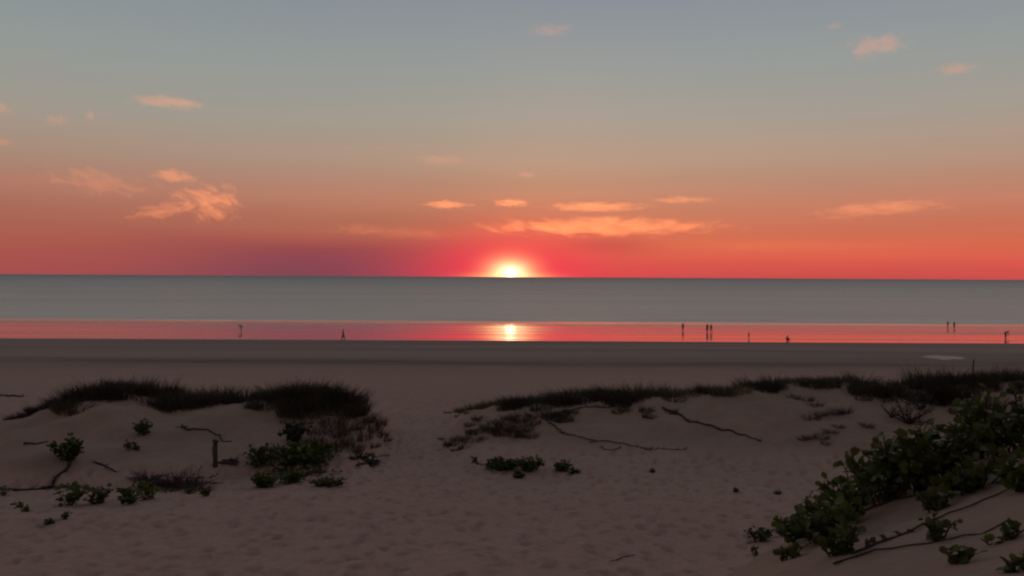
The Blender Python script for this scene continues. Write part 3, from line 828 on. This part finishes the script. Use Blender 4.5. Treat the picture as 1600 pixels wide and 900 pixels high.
vine_plant('vine_patch', pt(510, 760), 0.6, 0.20, 22, 7, 0.11, 'thin yellowing vine patch at the sandy edge of the mound', 'vine', ymix=.4, **far)
vine_plant('vine_patch', pt(470, 740), 1.3, 0.14, 30, 5, 0.10, 'sparse creeping vine between the upper and lower green patches', 'vine', ymix=.2, wy=.5, **far)
vine_plant('grey_bush', pt(462, 690), 0.55, 0.62, 34, 9, 0.11, 'grey green bush above the largest vine patch', 'bush', kind='leaf_grey', rad=.012, **far)
vine_plant('vine_patch', pt(575, 724), 0.5, 0.22, 18, 7, 0.10, 'dark low vine at the end of the detached mound', 'vine', kind='leaf_grey', **far)
vine_plant('vine_patch', pt(785, 734), 0.85, 0.26, 46, 9, 0.12, 'long green vine patch alone on the sand below the long dune', 'vine', wy=.45, ymix=.15, **far)
vine_plant('vine_patch', pt(828, 736), 0.55, 0.34, 34, 9, 0.12, 'taller green end of the long vine patch on the sand', 'vine', wy=.5, ymix=.1, **far)
vine_plant('vine_patch', pt(876, 736), 0.34, 0.20, 20, 8, 0.11, 'short green vine patch beside the long patch on the sand', 'vine', wy=.5, **far)
vine_plant('vine_patch', pt(898, 739), 0.22, 0.08, 8, 6, 0.10, 'flat dark sprig trailing off the short vine patch', 'vine', wy=.5, **far)
vine_plant('seedling', pt(812, 748), 0.17, 0.16, 9, 7, 0.10, 'tiny green seedling just in front of the long vine patch', 'seedling', **far)
vine_plant('seedling', pt(742, 723), 0.10, 0.14, 5, 5, 0.09, 'tiny dark seedling at the tip of the long vine patch', 'seedling', **far)

for px, py, w_ in [(30, 794, .12), (40, 800, .10), (103, 812, .14), (76, 820, .08), (6, 774, .2), (298, 772, .14), (1150, 768, .04), (1215, 773, .05), (1020, 738, .06)]:
    vine_plant('sprig', pt(px, py), w_, w_ * 1.1, 7, 5, 0.07, 'tiny dark sprig alone on the open sand', 'sprig', ymix=.15, group='sprigs on the open sand', **far)
# near bank: every leaf is a leaf
near = [
    (1190, 846, .30, .24, 16, 9, 'lowest leafy vine at the tip of the near sand bank', .04),
    (1228, 830, .36, .32, 20, 9, 'leafy vine second up from the tip of the near sand bank', .04),
    (1268, 812, .40, .46, 22, 10, 'dense dark vine on the lip of the near sand bank', .04),
    (1300, 800, .36, .60, 20, 10, 'tall dark vine with upright shoots on the lip of the bank', .02),
    (1345, 790, .38, .48, 20, 10, 'dark leafy vine between the upright shoots and the yellowing vine', .03),
    (1395, 780, .42, .55, 22, 10, 'bushy dark vine on the middle of the bank', .04),
    (1440, 765, .45, .46, 22, 10, 'yellowing leafy vine in the middle of the bank', .42),
    (1480, 745, .52, .56, 24, 11, 'broad dark vine below the highest clump on the bank', .06),
    (1545, 715, .56, .62, 26, 11, 'highest leafy clump crowning the near sand bank', .10),
    (1605, 700, .56, .58, 24, 11, 'dark leafy clump beside the highest clump, cut by the frame', .05),
    (1520, 768, .36, .22, 16, 9, 'olive vine spreading under the highest clump', .35),
    (1604, 762, .28, .22, 13, 9, 'green vine by the frame edge below the dark clump', .12),
    (1285, 845, .30, .26, 20, 9, 'vine creeping down the face of the bank from the lip', .10),
    (1312, 868, .20, .17, 14, 8, 'yellowish vine low on the face of the bank', .40),
    (1462, 798, .18, .18, 10, 8, 'small vine hanging below the yellowing vine', .25),
    (1465, 846, .11, .16, 7, 6, 'small brown tinged plant alone on the face of the bank', .35),
    (1497, 880, .11, .09, 6, 5, 'small yellowish plant low beside the brown tinged one', .5),
    (1590, 893, .12, .07, 5, 5, 'bright green sprout in the lowest corner of the bank', .05),
    (1565, 848, .15, .06, 6, 5, 'flat green sprout above the lowest corner of the bank', .15),
    (1232, 874, .12, .09, 6, 5, 'faint yellowish plant near the foot of the bank', .5),
    (1180, 868, .08, .15, 6, 5, 'brown dried sprig at the tip of the bank', .9),
    (1255, 842, .26, .22, 16, 8, 'green vine between the lowest vine and the one creeping down the bank', .12),
    (1320, 822, .28, .34, 18, 9, 'vine in front of the tall upright shoots on the bank', .10),
    (1385, 745, .36, .40, 12, 9, 'dark vine behind the bushy one on the bank', .03),
]
for px, py, w, h, ns, nl, lab, ym in near:
    p = hit(px, py)
    vine_plant('beach_vine', p, w, h, ns, nl, 0.072 if w > 0.2 else 0.050, lab, 'vine', wy=0.6, ymix=ym, group='leafy vines on the near sand bank')

def blades(px, py, n, h, label):
    p = hit(px, py); mb = MB()
    for i in range(n):
        b = Vector((random.uniform(-.12, .12), random.uniform(-.1, .1), -0.02)); l = h * random.uniform(.6, 1.1)
        o = Vector((random.uniform(-.3, .3), random.uniform(-.2, .2), 1)).normalized()
        s = Vector((1, random.uniform(-.4, .4), 0)) * 0.006
        mb.strip([b, b + o * l * .5, b + o * l + Vector((o.x, o.y, -.1)) * l * .25], [s, s * .9, s * .1])
    tag(link('grass_clump', mb.mesh('grass_clump', M['grass'], False), None, p), label, 'grass')
blades(1262, 800, 6, .45, 'few tall thin grass blades rising behind the vine at the tip of the bank')
blades(1330, 770, 4, .50, 'few tall thin grass blades among the upright shoots on the bank')
blades(1290, 790, 5, .60, 'thin grass blades leaning out over the lip of the bank')

# ------------------------------------------------------------------ posts
def stake(p, h, r, label, name):
    root = tag(link(name, None, None, p), label, 'stake')
    mb = MB(); mb.tube([Vector((0, 0, -.15)), Vector((.01, 0, h * .3)), Vector((-.01, .01, h * .7)), Vector((.015, 0, h))], [r, r * .9, r * 1.02, r * .85], 9)
    link('shaft', mb.mesh('shaft', M['wood']), root)
    mb = MB(); mb.tube([Vector((.015, 0, h - .01)), Vector((.02, 0, h + r * .5)), Vector((.03, 0, h + r * .9))], [r * 1.25, r * 1.35, r * .5], 9)
    link('weathered_top', mb.mesh('weathered_top', M['wood']), root)
    return root
stake(pt(336, 728), 0.70, 0.075, 'short weathered wooden stake standing on the detached mound', 'wooden_stake')
for px, py, l in [(352, 728, .5), (362, 724, .3)]:
    p = pt(px, py); mb = MB()
    mb.tube([Vector((-l, 0, .04)), Vector((0, .05, .08)), Vector((l * .7, 0, .03))], [.04, .05, .03], 7)
    for k in range(3): mb.tube([Vector((random.uniform(-l, l) * .6, 0, .06)), Vector((random.uniform(-l, l) * .7, .05, random.uniform(.12, .22)))], [.02, .01], 5)
    tag(link('driftwood', mb.mesh('driftwood', M['wood']), None, p), 'knotted driftwood lying against the foot of the wooden stake' if l > .4 else 'smaller driftwood piece between the stake and the vine patch', 'driftwood')
_pp = at_depth(1521, 563, 34.0); _gz = ground(_pp.x, _pp.y)
stake(Vector((_pp.x, _pp.y, _gz)), _pp.z - _gz, 0.03, 'thin dark post rising behind the grass of the long dune', 'marker_post')

# ------------------------------------------------------------------ people
def figure(pose):
    """joints and radii of a 1.7 m figure facing +Y, edges as pairs"""
    J, E = {}, []
    def j(n, p, r): J[n] = (Vector(p), r)
    def e(*ns):
        for a, b in zip(ns, ns[1:]): E.append((a, b))
    if pose in ('stand', 'walk', 'child'):
        st = 0.02 if pose != 'walk' else 0.22
        j('pelvis', (0, 0, .93), .125); j('waist', (0, .0, 1.08), .115); j('chest', (0, 0, 1.28), .135); j('neck', (0, .01, 1.45), .055)
        j('chin', (0, .03, 1.52), .062); j('head', (0, .02, 1.60), .085); j('crown', (0, .01, 1.67), .06)
        for s, n in ((-1, 'l'), (1, 'r')):
            k = s * st
            j(n + 'hip', (s * .10, 0, .86), .095); j(n + 'knee', (s * .11, k * .6 + .03, .48), .062); j(n + 'ankle', (s * .11, k, .09), .042); j(n + 'toe', (s * .13, k + .16, .04), .035)
            j(n + 'sh', (s * .185, 0, 1.40), .062); j(n + 'elb', (s * .25, -k * .3 - .02, 1.13), .043); j(n + 'wr', (s * .26, -k * .6 + .06, .90), .028); j(n + 'palm', (s * .26, -k * .6 + .08, .84), .032)
    elif pose == 'stoop':
        j('pelvis', (0, -.10, .88), .125); j('waist', (0, .02, 1.00), .115); j('chest', (0, .20, 1.10), .13); j('neck', (0, .38, 1.14), .055)
        j('chin', (0, .44, 1.15), .062); j('head', (0, .52, 1.18), .085); j('crown', (0, .56, 1.24), .06)
        for s, n in ((-1, 'l'), (1, 'r')):
            j(n + 'hip', (s * .10, -.1, .82), .095); j(n + 'knee', (s * .13, .08, .46), .062); j(n + 'ankle', (s * .13, -.02, .09), .042); j(n + 'toe', (s * .15, .15, .04), .035)
            j(n + 'sh', (s * .18, .30, 1.09), .06); j(n + 'elb', (s * .21, .34, .80), .043); j(n + 'wr', (s * .17, .44, .56), .028); j(n + 'palm', (s * .16, .46, .50), .032)
    else:  # sitting on the sand, knees drawn up
        j('pelvis', (0, 0, .12), .125); j('waist', (0, -.03, .27), .115); j('chest', (0, .0, .47), .132); j('neck', (0, .05, .63), .055)
        j('chin', (0, .08, .70), .062); j('head', (0, .08, .78), .085); j('crown', (0, .07, .85), .06)
        for s, n in ((-1, 'l'), (1, 'r')):
            j(n + 'hip', (s * .10, .04, .12), .095); j(n + 'knee', (s * .13, .38, .42), .06); j(n + 'ankle', (s * .13, .52, .08), .042); j(n + 'toe', (s * .15, .68, .04), .035)
            j(n + 'sh', (s * .185, .02, .58), .06); j(n + 'elb', (s * .25, .18, .38), .043); j(n + 'wr', (s * .12, .38, .46), .028); j(n + 'palm', (s * .07, .43, .46), .032)
    e('pelvis', 'waist', 'chest', 'neck', 'chin', 'head', 'crown')
    for n in 'lr':
        e('pelvis', n + 'hip', n + 'knee', n + 'ankle', n + 'toe'); e('chest', n + 'sh', n + 'elb', n + 'wr', n + 'palm')
        s = -1 if n == 'l' else 1
        pw, pp = J[n + 'wr'][0], J[n + 'palm'][0]
        d = (pp - pw).normalized(); side = Vector((0, 1, 0)) if abs(d.y) < .8 else Vector((0, 0, 1))
        side = (side - d * side.dot(d)).normalized(); curl = d.cross(side) * -s
        for k, (o, l) in enumerate(((-.03, .06), (-.01, .075), (.01, .08), (.03, .07))):
            j(f'{n}f{k}a', pp + d * .045 + side * o, .0095); j(f'{n}f{k}b', pp + d * (.045 + l) + side * o * 1.15 + curl * .02, .008)
            e(n + 'palm', f'{n}f{k}a', f'{n}f{k}b')
        j(n + 'tha', pp + side * .045 - d * .01, .0105); j(n + 'thb', pp + side * .065 + d * .045, .009)
        e(n + 'palm', n + 'tha', n + 'thb')
    return J, E
def skin_mesh(name, J, E, mat, root, sub=1):
    names = list(J); ix = {n: i for i, n in enumerate(names)}
    me = bpy.data.meshes.new(name + '_bones')
    me.from_pydata([tuple(J[n][0]) for n in names], [(ix[a], ix[b]) for a, b in E], [])
    ob = bpy.data.objects.new(name + '_bones', me); C.objects.link(ob)
    ob.modifiers.new('skin', 'SKIN').use_smooth_shade = True
    for n in names:
        sv = me.skin_vertices[0].data[ix[n]]; sv.radius = (J[n][1], J[n][1]); sv.use_root = (n == root)
    sm = ob.modifiers.new('sub', 'SUBSURF'); sm.levels = sm.render_levels = sub
    dg = bpy.context.evaluated_depsgraph_get(); dg.update()
    res = bpy.data.meshes.new_from_object(ob.evaluated_get(dg))
    res.name = name
    bpy.data.objects.remove(ob)
    res.materials.clear(); res.materials.append(mat)
    return res
def garment(J, chain_sets, grow, names):
    K, E = {}, []
    for ch in chain_sets:
        for n in ch: K[n] = (J[n][0], J[n][1] * grow)
        E += list(zip(ch, ch[1:]))
    return K, E
POSE = {}
def person(px, py, pose, turn, scale, top, bottom, label, group=None):
    if pose not in POSE:
        J, E = figure(pose)
        body = skin_mesh('body', J, E, M['skin'], 'pelvis')
        K, KE = garment(J, [('pelvis', 'waist', 'chest', 'neck'), ('chest', 'lsh', 'lelb'), ('chest', 'rsh', 'relb')], 1.12, None)
        K['neck'] = (J['chest'][0].lerp(J['neck'][0], .8), .07)
        for a in 'lr': K[a + 'elb'] = (J[a + 'sh'][0].lerp(J[a + 'elb'][0], .6), .062)
        K['pelvis'] = (J['pelvis'][0], .14)
        shirt = skin_mesh('shirt', K, KE, M['dark'], 'pelvis')
        K, KE = garment(J, [('waist', 'pelvis', 'lhip', 'lknee', 'lankle'), ('pelvis', 'rhip', 'rknee', 'rankle')], 1.25, None)
        for a in 'lr': K[a + 'ankle'] = (J[a + 'ankle'][0] + Vector((0, 0, .03)), .07)
        K['waist'] = (J['pelvis'][0].lerp(J['waist'][0], .5), .132)
        trousers = skin_mesh('trousers', K, KE, M['dark'], 'pelvis')
        hb = {}
        c = J['head'][0]; up = (J['crown'][0] - J['chin'][0]).normalized(); bk = Vector((0, -1, 0)) if abs(up.y) < .6 else Vector((0, 0, 1))
        hb['a'] = (c + up * .065 + bk * -.03, .06); hb['b'] = (c + up * .05 + bk * .03, .08); hb['c'] = (c + bk * .05 - up * .03, .065)
        hair = skin_mesh('hair', hb, [('a', 'b'), ('b', 'c')], M['hair'], 'b')
        # face: nose, ears, eyes, mouth
        fb = MB(); f = -bk
        def ball(p, r):
            fb.tube([p - f * r, p - f * r * .4, p + f * r * .4, p + f * r], [r * .3, r, r, r * .3], 6)
        ball(c + f * .085 - up * .01, .014); sdv = up.cross(f)
        for s in (-1, 1): ball(c + sdv * s * .085, .02)
        mbf = fb.mesh('features', M['skin'])
        eb = MB(); fb = eb
        for s in (-1, 1): ball(c + f * .078 + sdv * s * .032 + up * .012, .009)
        ball(c + f * .074 - up * .05, .012)
        meb = eb.mesh('eyes_and_mouth', M['hair'])
        POSE[pose] = (body, shirt, trousers, hair, mbf, meb)
    body, shirt, trousers, hair, feat, eyes = POSE[pose]
    p = hit(px, py)
    root = tag(link('person', None, None, p, (0, 0, turn), (scale * 1.12, scale * 1.12, scale * 1.04)), label, 'person', group)
    link('body', body, root)
    for nm, me, mt in (('shirt', shirt, M[top]), ('trousers', trousers, M[bottom])):
        o = link(nm, me, root)
        o.material_slots[0].link = 'OBJECT'; o.material_slots[0].material = mt
    h = link('hair', hair, root); link('face_features', feat, root); link('eyes_and_mouth', eyes, root)
    return root
person(377, 517, 'stoop', 1.9, 1.0, 'dark', 'dark', 'person in dark clothes bending over on the wet sand')
person(536, 532, 'walk', -1.3, 1.0, 'dark', 'navy', 'person in dark clothes walking along the near edge of the wet sand')
person(1067, 517, 'stand', 0.3, 1.0, 'dark', 'grey', 'person standing alone on the wet sand beside a close pair')
person(1105, 519, 'stand', 0.4, 1.04, 'dark', 'dark', 'darker taller person of the close pair on the wet sand')
person(1111, 519, 'walk', -0.6, 0.97, 'rust', 'grey', 'person in rusty red top of the close pair')
person(1170, 529, 'child', 0.8, 0.66, 'rust', 'rust', 'small child in a rusty red outfit on the wet sand')
person(1230, 533, 'sit', -0.8, 1.0, 'dark', 'dark', 'person in dark clothes sitting on the damp sand')
person(1481, 512, 'walk', 0.4, 1.0, 'grey', 'navy', 'person in grey top walking at the water line with another')
person(1491, 513, 'stand', 0.2, 0.98, 'rust', 'grey', 'person in rusty top at the water line beside the walker in grey')
person(1571, 528, 'stoop', -1.7, 1.05, 'rust', 'dark', 'person in rusty red top bending over on the wet sand')
